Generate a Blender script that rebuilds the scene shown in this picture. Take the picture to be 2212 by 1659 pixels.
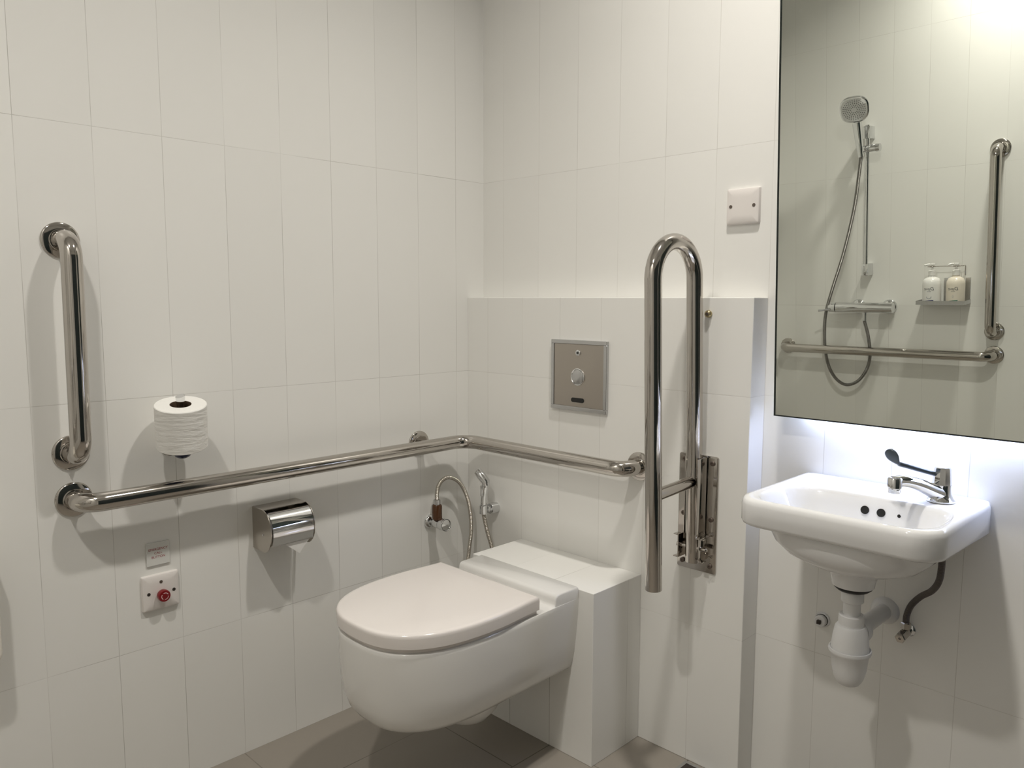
import bpy, bmesh, math, random
from mathutils import Vector, Matrix
random.seed(7)
for o in list(bpy.data.objects): bpy.data.objects.remove(o)
SC = bpy.context.scene
COL = SC.collection
PI = math.pi

# ------------------------------------------------------------------ camera
YAW, PITCH, ROLL, FPX = 0.7783, -0.1072, 0.0026, 1694.25
def cam_axes():
    fw = Vector((-math.sin(YAW)*math.cos(PITCH), math.cos(YAW)*math.cos(PITCH), math.sin(PITCH)))
    rt = Vector((math.cos(YAW), math.sin(YAW), 0)); up = rt.cross(fw)
    c, s = math.cos(ROLL), math.sin(ROLL)
    return c*rt+s*up, -s*rt+c*up, fw
cr, cu, cf = cam_axes()
cd = bpy.data.cameras.new('camera'); cam = bpy.data.objects.new('camera', cd); COL.objects.link(cam)
cd.sensor_width = 36.0; cd.lens = FPX/2212*36; cd.clip_start = 0.02
cam.matrix_world = Matrix(((cr.x, cu.x, -cf.x, 1.882), (cr.y, cu.y, -cf.y, -1.7752), (cr.z, cu.z, -cf.z, 1.1985), (0, 0, 0, 1)))
SC.camera = cam

# ------------------------------------------------------------------ light and exposure
SC.view_settings.view_transform = 'Standard'; SC.view_settings.look = 'None'
SC.view_settings.gamma = 1.0; SC.view_settings.use_curve_mapping = False
SC.view_settings.exposure = 0.0
W = bpy.data.worlds.new('world'); SC.world = W; W.use_nodes = True
W.node_tree.nodes['Background'].inputs[0].default_value = (0.5, 0.5, 0.5, 1)
W.node_tree.nodes['Background'].inputs[1].default_value = 0.02
CEIL = 2.75
LAMPS = [(1.16, -0.56), (1.10, -1.88)]
LAMP_W = 12.4; LAMP_C = (1.0, 0.955, 0.885)
for (x, y) in LAMPS:
    l = bpy.data.lights.new('downlight_beam', 'AREA'); l.shape = 'DISK'; l.size = 0.10
    l.energy = LAMP_W; l.color = LAMP_C; l.spread = math.radians(135)
    o = bpy.data.objects.new('downlight_beam', l); COL.objects.link(o); o.location = (x, y, CEIL-0.012)
# LED strip behind the lower edge of the mirror
l = bpy.data.lights.new('mirror_strip_glow', 'AREA'); l.shape = 'RECTANGLE'; l.size = 0.57; l.size_y = 0.010
l.energy = 1.3; l.color = (0.53, 0.63, 1.0)
o = bpy.data.objects.new('mirror_strip_glow', l); COL.objects.link(o); o.location = (1.395, -0.0075, 0.955)

# ------------------------------------------------------------------ materials
def new_mat(name):
    m = bpy.data.materials.new(name); m.use_nodes = True
    return m, m.node_tree.nodes, m.node_tree.links, m.node_tree.nodes['Principled BSDF']
def simple(name, col, rough=0.4, metal=0.0, spec=0.5, coat=0.0, noise=0.0, nscale=40.0, bump=0.0, bscale=60.0, stretch=(1, 1, 1)):
    m, N, L, P = new_mat(name)
    P.inputs['Base Color'].default_value = (*col, 1); P.inputs['Roughness'].default_value = rough
    P.inputs['Metallic'].default_value = metal; P.inputs['Specular IOR Level'].default_value = spec
    P.inputs['Coat Weight'].default_value = coat; P.inputs['Coat Roughness'].default_value = 0.05
    tc = N.new('ShaderNodeTexCoord'); mp = N.new('ShaderNodeMapping'); mp.inputs['Scale'].default_value = stretch
    L.new(tc.outputs['Object'], mp.inputs['Vector'])
    nz = N.new('ShaderNodeTexNoise'); nz.inputs['Scale'].default_value = nscale; nz.inputs['Detail'].default_value = 4
    L.new(mp.outputs[0], nz.inputs['Vector'])
    mr = N.new('ShaderNodeMapRange'); mr.inputs['To Min'].default_value = max(0.02, rough*(1-noise)); mr.inputs['To Max'].default_value = rough*(1+noise)
    L.new(nz.outputs['Fac'], mr.inputs['Value']); L.new(mr.outputs[0], P.inputs['Roughness'])
    if bump:
        nb = N.new('ShaderNodeTexNoise'); nb.inputs['Scale'].default_value = bscale; nb.inputs['Detail'].default_value = 3
        L.new(mp.outputs[0], nb.inputs['Vector'])
        b = N.new('ShaderNodeBump'); b.inputs['Strength'].default_value = bump; b.inputs['Distance'].default_value = 0.004
        L.new(nb.outputs['Fac'], b.inputs['Height']); L.new(b.outputs[0], P.inputs['Normal'])
    return m
def tile_mat(name, ua, uo, us, va, vo, vs, col, joint, w=0.0013, rough=0.34, shift=0.0, var=0.02, base_line=None):
    """Stack-bond tiles: thin joints every `us` along axis ua (offset uo), every `vs` along axis va (offset vo)."""
    m, N, L, P = new_mat(name)
    tc = N.new('ShaderNodeTexCoord'); sp = N.new('ShaderNodeSeparateXYZ'); L.new(tc.outputs['Object'], sp.inputs[0])
    def M(op, a, b=None):
        n = N.new('ShaderNodeMath'); n.operation = op
        for i, v in enumerate((a, b)):
            if v is None: continue
            if isinstance(v, (int, float)): n.inputs[i].default_value = v
            else: L.new(v, n.inputs[i])
        return n.outputs[0]
    def line(ax, off, s, extra=None):
        t = M('DIVIDE', M('SUBTRACT', sp.outputs[ax], off), s)
        if extra is not None: t = M('ADD', t, extra)
        cell = M('FLOOR', t); f = M('SUBTRACT', t, cell)
        dist = M('MULTIPLY', M('SUBTRACT', 0.5, M('ABSOLUTE', M('SUBTRACT', f, 0.5))), s)
        return cell, dist
    uc, ud = line(ua, uo, us)
    ex = None
    if shift: ex = M('MULTIPLY', M('MODULO', M('ABSOLUTE', uc), 2.0), shift)
    vc, vd = line(va, vo, vs, ex)
    dmin = M('MINIMUM', ud, vd)
    if base_line is not None:
        dmin = M('MINIMUM', dmin, M('ABSOLUTE', M('SUBTRACT', sp.outputs['Z'], base_line)))
    mk = N.new('ShaderNodeMapRange'); mk.inputs['From Min'].default_value = w*0.25; mk.inputs['From Max'].default_value = w*0.62
    mk.inputs['To Min'].default_value = 1; mk.inputs['To Max'].default_value = 0; L.new(dmin, mk.inputs['Value'])
    # grout dirt: strength wanders along the joints
    nz = N.new('ShaderNodeTexNoise'); nz.inputs['Scale'].default_value = 3.2; nz.inputs['Detail'].default_value = 3; L.new(tc.outputs['Object'], nz.inputs['Vector'])
    dr = N.new('ShaderNodeMapRange'); dr.inputs['From Min'].default_value = 0.38; dr.inputs['From Max'].default_value = 0.66
    dr.inputs['To Min'].default_value = 0.22; dr.inputs['To Max'].default_value = 1.0; L.new(nz.outputs['Fac'], dr.inputs['Value'])
    fac = M('MULTIPLY', mk.outputs[0], dr.outputs[0])
    cx = N.new('ShaderNodeCombineXYZ'); L.new(uc, cx.inputs[0]); L.new(vc, cx.inputs[1])
    wn = N.new('ShaderNodeTexWhiteNoise'); wn.noise_dimensions = '2D'; L.new(cx.outputs[0], wn.inputs['Vector'])
    hv = N.new('ShaderNodeHueSaturation'); hv.inputs['Color'].default_value = (*col, 1)
    mv = N.new('ShaderNodeMapRange'); mv.inputs['To Min'].default_value = 1-var; mv.inputs['To Max'].default_value = 1+var*0.4
    L.new(wn.outputs['Value'], mv.inputs['Value']); L.new(mv.outputs[0], hv.inputs['Value'])
    mx = N.new('ShaderNodeMix'); mx.data_type = 'RGBA'; L.new(fac, mx.inputs['Factor']); L.new(hv.outputs[0], mx.inputs[6])
    mx.inputs[7].default_value = (*joint, 1); L.new(mx.outputs[2], P.inputs['Base Color'])
    P.inputs['Roughness'].default_value = rough; P.inputs['Specular IOR Level'].default_value = 0.35
    b = N.new('ShaderNodeBump'); b.inputs['Strength'].default_value = 0.25; b.inputs['Distance'].default_value = 0.0006; b.invert = True
    L.new(mk.outputs[0], b.inputs['Height']); L.new(b.outputs[0], P.inputs['Normal'])
    return m

TILE = (0.865, 0.858, 0.826); GROUT = (0.47, 0.45, 0.41); GROUT2 = (0.60, 0.58, 0.54)
ROW0, ROWS = 0.3685, 0.601
M_WA = tile_mat('tile_left_wall', 'Y', -0.1194, 0.15, 'Z', ROW0, ROWS, TILE, GROUT, base_line=0.0)
M_WB = tile_mat('tile_back_wall', 'X', 0.093, 0.15, 'Z', ROW0, ROWS, TILE, GROUT2, base_line=0.0)
M_LG = tile_mat('tile_cistern_wall', 'X', 0.0935, 0.15, 'Z', ROW0, ROWS, TILE, GROUT2, base_line=0.0)
M_WS = tile_mat('tile_shower_wall', 'X', 0.103, 0.15, 'Z', ROW0, ROWS, TILE, GROUT2)
M_WR = tile_mat('tile_right_wall', 'Y', -0.1, 0.15, 'Z', ROW0, ROWS, TILE, GROUT)
M_SIDE = tile_mat('tile_cistern_side', 'Y', -0.5, 1.0, 'Z', ROW0, ROWS, TILE, GROUT, base_line=0.0)
M_BOXF = tile_mat('tile_plinth_front', 'X', 0.0965, 0.15, 'Z', -0.5, 3.0, TILE, GROUT, base_line=0.0, w=0.002)
M_BOXS = tile_mat('tile_plinth_side', 'Y', -0.127, 0.15, 'Z', -0.5, 3.0, TILE, GROUT, base_line=0.0)
M_BOXT = tile_mat('tile_plinth_top', 'X', 0.103, 0.15, 'Y', 0.5, 3.0, TILE, GROUT, w=0.0013)
M_FLOOR = tile_mat('tile_floor', 'X', 0.242, 0.305, 'Y', -0.415, 0.61, (0.30, 0.272, 0.235), (0.045, 0.04, 0.032), w=0.003, rough=0.36, shift=0.75, var=0.05)
M_CEIL = simple('ceiling_paint', (0.86, 0.855, 0.84), 0.7, spec=0.2)
M_STEEL = simple('polished_steel', (0.52, 0.49, 0.455), 0.09, 1.0, noise=0.25, nscale=12)
M_CHROME = simple('chrome', (0.74, 0.745, 0.75), 0.05, 1.0, noise=0.2)
M_SATIN = simple('satin_steel', (0.47, 0.43, 0.385), 0.36, 1.0, noise=0.3, nscale=18, bump=0.05, bscale=260, stretch=(1, 1, 0.1))
M_BRUSH = simple('brushed_frame', (0.56, 0.56, 0.56), 0.27, 1.0)
M_DISP = simple('dispenser_steel', (0.50, 0.465, 0.42), 0.24, 1.0, noise=0.3)
M_PORC = simple('porcelain', (0.80, 0.79, 0.765), 0.07, spec=0.5, noise=0.1)
M_SINK = simple('basin_porcelain', (0.80, 0.80, 0.80), 0.07, spec=0.5, noise=0.1)
M_SEAT = simple('seat_plastic', (0.82, 0.775, 0.745), 0.16, spec=0.5)
M_PLAS = simple('switch_plastic', (0.80, 0.76, 0.73), 0.28)
M_PVC = simple('pipe_plastic', (0.78, 0.78, 0.78), 0.33)
M_SIGN = simple('sign_plastic', (0.72, 0.72, 0.69), 0.22)
M_CREAM = simple('cream_plastic', (0.80, 0.77, 0.70), 0.3)
M_BLACK = simple('black_rubber', (0.012, 0.011, 0.010), 0.5)
M_DARK = simple('dark_slot', (0.008, 0.008, 0.008), 0.25)
M_HOLE = simple('screw_recess', (0.03, 0.022, 0.018), 0.5)
M_SCREW = simple('dull_screw', (0.16, 0.13, 0.11), 0.35, 0.6)
M_RED = simple('red_button_plastic', (0.21, 0.004, 0.008), 0.22)
M_REDTXT = simple('red_lettering', (0.32, 0.035, 0.045), 0.5)
M_PINK = simple('pale_button_ring', (0.78, 0.55, 0.56), 0.4)
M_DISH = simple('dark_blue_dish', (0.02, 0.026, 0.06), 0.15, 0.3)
M_PAPER = simple('tissue_paper', (0.86, 0.85, 0.815), 0.95, spec=0.05, bump=0.55, bscale=26, stretch=(1, 1, 4.5))
M_TISSUE = simple('tissue_sheet', (0.86, 0.85, 0.83), 0.95, spec=0.05)
M_CARD = simple('cardboard_core', (0.10, 0.062, 0.035), 0.8)
M_AMBER = simple('amber_connector', (0.075, 0.030, 0.010), 0.22)
M_BRASS = simple('aged_brass', (0.45, 0.38, 0.22), 0.3, 1.0)
M_LEVER = simple('dark_lever', (0.075, 0.09, 0.105), 0.28, 0.35)
M_ADDED_DOOR = simple('added_door_dark', (0.016, 0.028, 0.029), 0.4)  # near-black face of the added door, there to darken metal reflections
M_FRAME = simple('added_door_frame', (0.06, 0.06, 0.06), 0.4)
M_BOTW = simple('white_bottle', (0.84, 0.83, 0.80), 0.22)
M_BOTC = simple('cream_bottle', (0.80, 0.735, 0.63), 0.22)
M_INK = simple('dark_ink', (0.04, 0.05, 0.07), 0.5)
M_GREY = simple('grey_print', (0.42, 0.44, 0.46), 0.5)
M_NAVY = simple('navy_print', (0.03, 0.035, 0.14), 0.5)
M_GREEN = simple('green_print', (0.03, 0.16, 0.10), 0.5)
M_NOZZLE = simple('nozzle_rubber', (0.16, 0.16, 0.16), 0.5)
M_NOZ = simple('spray_face', (0.74, 0.74, 0.73), 0.4)
M_EDGE = simple('mirror_edge', (0.010, 0.014, 0.013), 0.2)
M_SIDEW = simple('mirror_back_box', (0.62, 0.62, 0.62), 0.4)
m, N, L, P = new_mat('mirror_glass'); M_MIRROR = m
P.inputs['Base Color'].default_value = (0.845, 0.875, 0.82, 1); P.inputs['Metallic'].default_value = 1; P.inputs['Roughness'].default_value = 0.0
m, N, L, P = new_mat('lamp_diffuser'); M_LAMP = m
P.inputs['Emission Color'].default_value = (1, 0.95, 0.88, 1); P.inputs['Emission Strength'].default_value = 6
m, N, L, P = new_mat('led_diffuser'); M_LED = m
P.inputs['Emission Color'].default_value = (0.82, 0.87, 1, 1); P.inputs['Emission Strength'].default_value = 8
def ribbed(name, col, rough, freq):
    """Wound metal hose: ridges follow the UV length of the tube."""
    m, N, L, P = new_mat(name)
    P.inputs['Base Color'].default_value = (*col, 1); P.inputs['Metallic'].default_value = 1; P.inputs['Roughness'].default_value = rough
    uv = N.new('ShaderNodeUVMap'); wv = N.new('ShaderNodeTexWave'); wv.wave_type = 'BANDS'; wv.bands_direction = 'X'
    wv.inputs['Scale'].default_value = freq; L.new(uv.outputs[0], wv.inputs['Vector'])
    b = N.new('ShaderNodeBump'); b.inputs['Strength'].default_value = 0.9; b.inputs['Distance'].default_value = 0.0015
    L.new(wv.outputs['Fac'], b.inputs['Height']); L.new(b.outputs[0], P.inputs['Normal'])
    return m
M_HOSE = ribbed('wound_hose', (0.56, 0.52, 0.46), 0.22, 70)
M_BRAID = ribbed('braided_hose', (0.17, 0.15, 0.14), 0.4, 110)
M_SHOSE = ribbed('shower_hose_chrome', (0.30, 0.29, 0.275), 0.25, 90)

# ------------------------------------------------------------------ mesh helpers
def link(name, bm, mat, parent=None, smooth=True, mats=None, angle=40):
    me = bpy.data.meshes.new(name)
    bmesh.ops.recalc_face_normals(bm, faces=bm.faces)
    if smooth:
        for f in bm.faces: f.smooth = True
        lim = math.radians(angle)
        for e in bm.edges:
            if len(e.link_faces) == 2 and e.calc_face_angle(0) > lim: e.smooth = False
    bm.to_mesh(me); bm.free()
    for mm in (mats or [mat]): me.materials.append(mm)
    o = bpy.data.objects.new(name, me); COL.objects.link(o)
    if parent:
        o.parent = parent
        o.matrix_parent_inverse = parent.matrix_world.inverted()
    return o
def tag(o, label, cat, group=None):
    o['label'] = label; o['category'] = cat
    if group: o['group'] = group
    return o
def thing(name, loc, label, cat, group=None):
    o = bpy.data.objects.new(name, None); COL.objects.link(o); o.location = loc; o.empty_display_size = 0.02
    o.matrix_world = Matrix.Translation(loc)
    return tag(o, label, cat, group)
def struct(o):
    o['kind'] = 'structure'; return o
def add_box(bm, lo, hi, bev=0.0, seg=2, mi=0):
    r = bmesh.ops.create_cube(bm, size=1.0); vs = r['verts']
    for v in vs: v.co = Vector([lo[i]+(v.co[i]+0.5)*(hi[i]-lo[i]) for i in range(3)])
    fs = {f for v in vs for f in v.link_faces}
    for f in fs: f.material_index = mi
    if bev:
        es = list({e for v in vs for e in v.link_edges})
        bmesh.ops.bevel(bm, geom=es, offset=bev, segments=seg, profile=0.5, affect='EDGES')
def box(lo, hi, bev=0.0, seg=2):
    bm = bmesh.new(); add_box(bm, lo, hi, bev, seg); return bm
def frames(pts):
    n = len(pts); T = []
    for i in range(n):
        a = pts[max(0, i-1)]; b = pts[min(n-1, i+1)]
        T.append((b-a).normalized())
    up = Vector((0, 0, 1)) if abs(T[0].z) < 0.9 else Vector((1, 0, 0))
    x = T[0].cross(up).normalized(); X = [x]
    for i in range(1, n):
        q = T[i-1].rotation_difference(T[i]); x = q @ X[-1]; x = (x-T[i]*x.dot(T[i])).normalized(); X.append(x)
    return T, X
def add_tube(bm, pts, r, seg=20, caps=True, squash=None):
    pts = [Vector(p) for p in pts]; rr = r if isinstance(r, (list, tuple)) else [r]*len(pts)
    T, X = frames(pts); rings = []; uvl = bm.loops.layers.uv.verify(); s = [0.0]
    for i in range(1, len(pts)): s.append(s[-1]+(pts[i]-pts[i-1]).length)
    for i, p in enumerate(pts):
        y = T[i].cross(X[i]); ring = []
        for k in range(seg):
            a = 2*PI*k/seg; ring.append(bm.verts.new(p+(X[i]*math.cos(a)+y*math.sin(a))*rr[i]))
        rings.append(ring)
    for i in range(len(pts)-1):
        for k in range(seg):
            k2 = (k+1) % seg
            f = bm.faces.new((rings[i][k], rings[i][k2], rings[i+1][k2], rings[i+1][k]))
            for lp, (u, v) in zip(f.loops, ((s[i], k/seg), (s[i], (k+1)/seg), (s[i+1], (k+1)/seg), (s[i+1], k/seg))): lp[uvl].uv = (u, v)
    if caps:
        bm.faces.new(rings[0][::-1]); bm.faces.new(rings[-1])
def tube(pts, r, seg=20, caps=True):
    bm = bmesh.new(); add_tube(bm, pts, r, seg, caps); return bm
def fillet(pts, rad, n=12):
    """Polyline with rounded corners."""
    pts = [Vector(p) for p in pts]; out = [pts[0]]
    for i in range(1, len(pts)-1):
        a, b, c = pts[i-1], pts[i], pts[i+1]; r = rad[i-1] if isinstance(rad, (list, tuple)) else rad
        d1 = (a-b).normalized(); d2 = (c-b).normalized(); ang = d1.angle(d2)
        t = r/math.tan(ang/2); ctr = b+(d1+d2).normalized()*(r/math.sin(ang/2))
        p1 = b+d1*t; p2 = b+d2*t; v1 = p1-ctr; v2 = p2-ctr; tot = v1.angle(v2); ax = v1.cross(v2).normalized()
        for k in range(n+1): out.append(ctr+Matrix.Rotation(tot*k/n, 3, ax) @ v1)
    out.append(pts[-1]); return out
def spline(pts, n=10):
    """Catmull-Rom through the points."""
    P = [Vector(p) for p in pts]; P = [P[0]*2-P[1]]+P+[P[-1]*2-P[-2]]; out = []
    for i in range(1, len(P)-2):
        for k in range(n):
            t = k/n; a, b, c, d2 = P[i-1], P[i], P[i+1], P[i+2]
            out.append(0.5*((2*b)+(c-a)*t+(2*a-5*b+4*c-d2)*t*t+(3*b-a-3*c+d2)*t**3))
    out.append(P[-2]); return out
def add_lathe(bm, prof, org, axis, seg=40, caps=True):
    """prof: (radius, distance along axis)."""
    org = Vector(org); ax = Vector(axis).normalized()
    up = Vector((0, 0, 1)) if abs(ax.z) < 0.9 else Vector((1, 0, 0))
    x = ax.cross(up).normalized(); y = ax.cross(x); rings = []
    for r, h in prof:
        rings.append([bm.verts.new(org+ax*h+(x*math.cos(2*PI*k/seg)+y*math.sin(2*PI*k/seg))*max(r, 1e-5)) for k in range(seg)])
    for a, b in zip(rings, rings[1:]):
        for k in range(seg): bm.faces.new((a[k], a[(k+1) % seg], b[(k+1) % seg], b[k]))
    if caps:
        bm.faces.new(rings[0][::-1]); bm.faces.new(rings[-1])
def lathe(prof, org, axis, seg=40, caps=True):
    bm = bmesh.new(); add_lathe(bm, prof, org, axis, seg, caps); return bm
def loft(rings, cap0=True, cap1=True):
    bm = bmesh.new(); V = [[bm.verts.new(p) for p in r] for r in rings]; n = len(V[0])
    for a, b in zip(V, V[1:]):
        for k in range(n): bm.faces.new((a[k], a[(k+1) % n], b[(k+1) % n], b[k]))
    if cap0: bm.faces.new(V[0][::-1])
    if cap1: bm.faces.new(V[-1])
    return bm
def prism(poly, ax, lo, hi, bev=0.0):
    """poly of 2-D points in the plane normal to ax ('x': (y,z), 'y': (x,z), 'z': (x,y))."""
    bm = bmesh.new()
    def P3(p, t): return {'x': (t, p[0], p[1]), 'y': (p[0], t, p[1]), 'z': (p[0], p[1], t)}[ax]
    a = [bm.verts.new(P3(p, lo)) for p in poly]; b = [bm.verts.new(P3(p, hi)) for p in poly]; n = len(poly)
    fa = bm.faces.new(a); fb = bm.faces.new(b[::-1])
    for k in range(n): bm.faces.new((a[k], b[k], b[(k+1) % n], a[(k+1) % n]))
    bmesh.ops.recalc_face_normals(bm, faces=bm.faces)
    if bev:
        es = list(set(fa.edges) | set(fb.edges))
        bmesh.ops.bevel(bm, geom=es, offset=bev, segments=3, profile=0.5, affect='EDGES')
    return bm
def rrect(x0, y0, x1, y1, r, n=8):
    out = []
    for cx, cy, a0 in ((x1-r, y1-r, 0), (x0+r, y1-r, PI/2), (x0+r, y0+r, PI), (x1-r, y0+r, 1.5*PI)):
        for k in range(n+1):
            a = a0+PI/2*k/n; out.append((cx+r*math.cos(a), cy+r*math.sin(a)))
    return out
def text_mesh(name, body, size, mw, mat, parent, thick=0.0, align='CENTER', shear=0.0, bold=0.0):
    cu_ = bpy.data.curves.new('lettering_curve', 'FONT'); cu_.body = body; cu_.size = size; cu_.align_x = align; cu_.extrude = thick
    cu_.shear = shear; cu_.offset = size*bold
    t = bpy.data.objects.new('lettering_curve', cu_); COL.objects.link(t)
    me = bpy.data.meshes.new_from_object(t.evaluated_get(bpy.context.evaluated_depsgraph_get()))
    bpy.data.objects.remove(t); bpy.data.curves.remove(cu_)
    me.transform(mw); me.materials.clear(); me.materials.append(mat)
    o = bpy.data.objects.new(name, me); COL.objects.link(o); o.parent = parent
    o.matrix_parent_inverse = parent.matrix_world.inverted()
    return o

# ------------------------------------------------------------------ setting
D = 0.0697; LX = 0.9923; LZ = 1.205          # cistern boxing: depth, right end, top
RX, SY = 2.60, -2.19                          # right wall, shower wall
struct(link('floor', box((-0.1, SY-0.1, -0.06), (RX+0.1, 0.1, 0.0)), M_FLOOR, smooth=False))
struct(link('ceiling', box((-0.1, SY-0.1, CEIL), (RX+0.1, 0.1, CEIL+0.06)), M_CEIL, smooth=False))
struct(link('wall_left', box((-0.08, SY-0.08, 0), (0, 0.08, CEIL)), M_WA, smooth=False))
struct(link('wall_back', box((0, 0, 0), (RX, 0.08, CEIL)), M_WB, smooth=False))
struct(link('wall_front', box((0, SY-0.08, 0), (RX, SY, CEIL)), M_WS, smooth=False))
struct(link('wall_right', box((RX, SY-0.08, 0), (RX+0.08, 0.08, CEIL)), M_WR, smooth=False))
bm = box((0, -D, 0), (LX, 0, LZ), 0.0012, 1)
for f in bm.faces: f.material_index = 1 if abs(f.normal.x) > 0.7 else (2 if abs(f.normal.z) > 0.7 else 0)
M_LTOP = tile_mat('tile_cistern_top', 'X', 0.0935, 0.15, 'Y', 0.5, 3.0, TILE, GROUT)
struct(link('wall_cistern', bm, None, smooth=False, mats=[M_LG, M_SIDE, M_LTOP]))
BX0, BX1, BY, BZ = 0.244, 0.692, -0.274, 0.4623
bm = box((BX0, BY, 0), (BX1, -D, BZ), 0.001, 1)
for f in bm.faces: f.material_index = 1 if abs(f.normal.x) > 0.7 else (2 if abs(f.normal.z) > 0.7 else 0)
struct(link('wall_plinth', bm, None, smooth=False, mats=[M_BOXF, M_BOXS, M_BOXT]))
# dark door added out of view so the polished metal reflects something dark
dr = struct(link('added_door_1', box((RX-0.035, -1.95, 0.005), (RX-0.002, -0.12, 2.06), 0.003, 1), M_ADDED_DOOR, smooth=False))
bm = bmesh.new(); add_box(bm, (RX-0.045, -2.01, 0), (RX-0.001, -1.95, 2.12)); add_box(bm, (RX-0.045, -0.12, 0), (RX-0.001, -0.06, 2.12)); add_box(bm, (RX-0.045, -2.01, 2.06), (RX-0.001, -0.06, 2.12))
link('added_door_frame', bm, M_FRAME, dr, smooth=False)
link('added_door_handle', tube(fillet([(RX-0.036, -1.85, 1.0), (RX-0.09, -1.85, 1.0), (RX-0.09, -1.72, 1.0)], 0.015), 0.009, 14), M_STEEL, dr)

for i, (x, y) in enumerate(LAMPS):
    t = thing('ceiling_light', (x, y, CEIL-0.012), ['round recessed ceiling light above the toilet and washbasin', 'round recessed ceiling light in front of the shower wall'][i], 'ceiling light', 'recessed ceiling lights')
    link('trim_ring', lathe([(0.056, 0.0), (0.056, 0.006), (0.072, 0.006), (0.074, 0.009), (0.074, 0.0115), (0.056, 0.0115)], (x, y, CEIL-0.012), (0, 0, 1), caps=False), M_PLAS, t)
    link('diffuser', lathe([(0.001, 0.0095), (0.055, 0.0095), (0.055, 0.0115), (0.001, 0.0115)], (x, y, CEIL-0.012), (0, 0, 1)), M_LAMP, t)

# ------------------------------------------------------------------ grab rails
RR = 0.021
def flange(name, org, axis, parent, r=0.0385):
    return link(name, lathe([(r, 0.0), (r, 0.003), (r-0.0008, 0.0045), (r-0.003, 0.0058), (RR+0.0025, 0.0068), (RR+0.001, 0.0095), (RR-0.004, 0.0095)], org, axis, 48), M_STEEL, parent)
def u_rail(a, b, n, off, label, group, mat=M_STEEL, bend=0.042):
    a, b, n = Vector(a), Vector(b), Vector(n)
    t = thing('grab_rail', a, label, 'grab rail', group)
    link('rail_tube', tube(fillet([a+n*0.002, a+n*off, b+n*off, b+n*0.002], bend, 14), RR, 28), mat, t)
    flange('flange', a, n, t); flange('flange', b, n, t)
    return t
OFF = 0.072
u_rail((0, -1.2442, 1.322), (0, -1.2468, 0.8618), (1, 0, 0), OFF, 'short upright polished steel grab rail on the left wall, beside the spare toilet roll', 'stainless steel grab rails')
# corner rail: left wall -> corner -> cistern boxing
t = thing('grab_rail', (0, -1.2467, 0.758), 'long polished steel grab rail bent round the corner behind the toilet', 'grab rail', 'stainless steel grab rails')
zr = 0.757
link('rail_tube', tube(fillet([(0.002, -1.2467, zr), (OFF-0.004, -1.2467, zr), (OFF-0.004, -D-OFF, zr), (0.68, -D-OFF, zr), (0.68, -D-0.002, zr)], [0.042, 0.055, 0.045], 14), RR, 28), M_STEEL, t)
flange('flange', (0, -1.2467, zr), (1, 0, 0), t); flange('flange', (0, -0.277, zr), (1, 0, 0), t); flange('flange', (0.68, -D, zr), (0, -1, 0), t)
link('support_stub', tube([(0.002, -0.277, zr), (OFF-0.006, -0.277, zr)], 0.0135, 24), M_STEEL, t)

# fold-up support rail
FX = 0.862; FR = 0.0197
t = thing('folding_support_rail', (FX, -D, 0.667), 'polished steel drop-down support rail folded upright beside the toilet', 'support rail')
yf = lambda z: -0.2615-0.041*(z-0.515)
yb = lambda z: -0.0835-0.05*(z-0.558)
pts = [(FX, yf(0.517), 0.517), (FX, yf(0.9), 0.9), (FX, yf(1.2455), 1.2455)]
y0, y1 = yf(1.2455), yb(1.2455); cyy = (y0+y1)/2; rad = abs(y1-y0)/2
for k in range(1, 24):
    a = PI-PI*k/24; pts.append((FX, cyy+rad*math.cos(a), 1.2455+rad*math.sin(a)))
pts += [(FX, y1, 1.2455), (FX, yb(0.9), 0.9), (FX, -0.0895, 0.545)]
link('rail_loop', tube(pts, FR, 30), M_STEEL, t)
link('cross_bar', tube([(FX, yf(0.745)+0.008, 0.744), (FX, yb(0.752)-0.008, 0.752)], 0.0145, 24), M_STEEL, t)
pl = link('wall_plate', prism(rrect(0.806, 0.518, 0.916, 0.815, 0.006, 4), 'y', -D-0.005, -D, 0.001), M_STEEL, t)
for (sx, sz) in ((0.901, 0.798), (0.901, 0.656), (0.901, 0.537), (0.822, 0.66), (0.822, 0.536), (0.822, 0.80)):
    link('screw', lathe([(0.0062, 0), (0.0062, 0.003), (0.0045, 0.0042), (0.0026, 0.0042), (0.0022, 0.0028), (0.0005, 0.0028)], (sx, -D-0.005, sz), (0, -1, 0), 16), M_SCREW, t)
bm = bmesh.new()
add_box(bm, (0.8835, -D-0.048, 0.615), (0.8865, -D-0.005, 0.812), 0.001); add_box(bm, (0.8375, -D-0.03, 0.615), (0.8405, -D-0.005, 0.812), 0.001)
add_box(bm, (0.8375, -D-0.010, 0.615), (0.8865, -D-0.005, 0.812), 0.001); add_box(bm, (0.8835, -D-0.048, 0.612), (0.898, -D-0.005, 0.6155), 0.001)
link('channel', bm, M_STEEL, t)
for x0 in (0.8275, 0.8865):
    bm = bmesh.new()
    add_box(bm, (x0, -D-0.040, 0.552), (x0+0.003, -D-0.005, 0.612), 0.001)
    sgn = -1 if x0 < 0.85 else 1
    lo, hi = (x0-0.012, x0) if sgn < 0 else (x0, x0+0.014)
    add_box(bm, (lo, -D-0.040, 0.609), (hi, -D-0.022, 0.612), 0.001); add_box(bm, (lo, -D-0.040, 0.552), (hi, -D-0.022, 0.555), 0.001)
    link('hinge_bracket', bm, M_STEEL, t)
link('pivot_bolt', lathe([(0.006, 0), (0.006, 0.082), (0.003, 0.085), (0.0005, 0.085)], (0.8195, -D-0.026, 0.583), (1, 0, 0), 18), M_STEEL, t)
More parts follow.
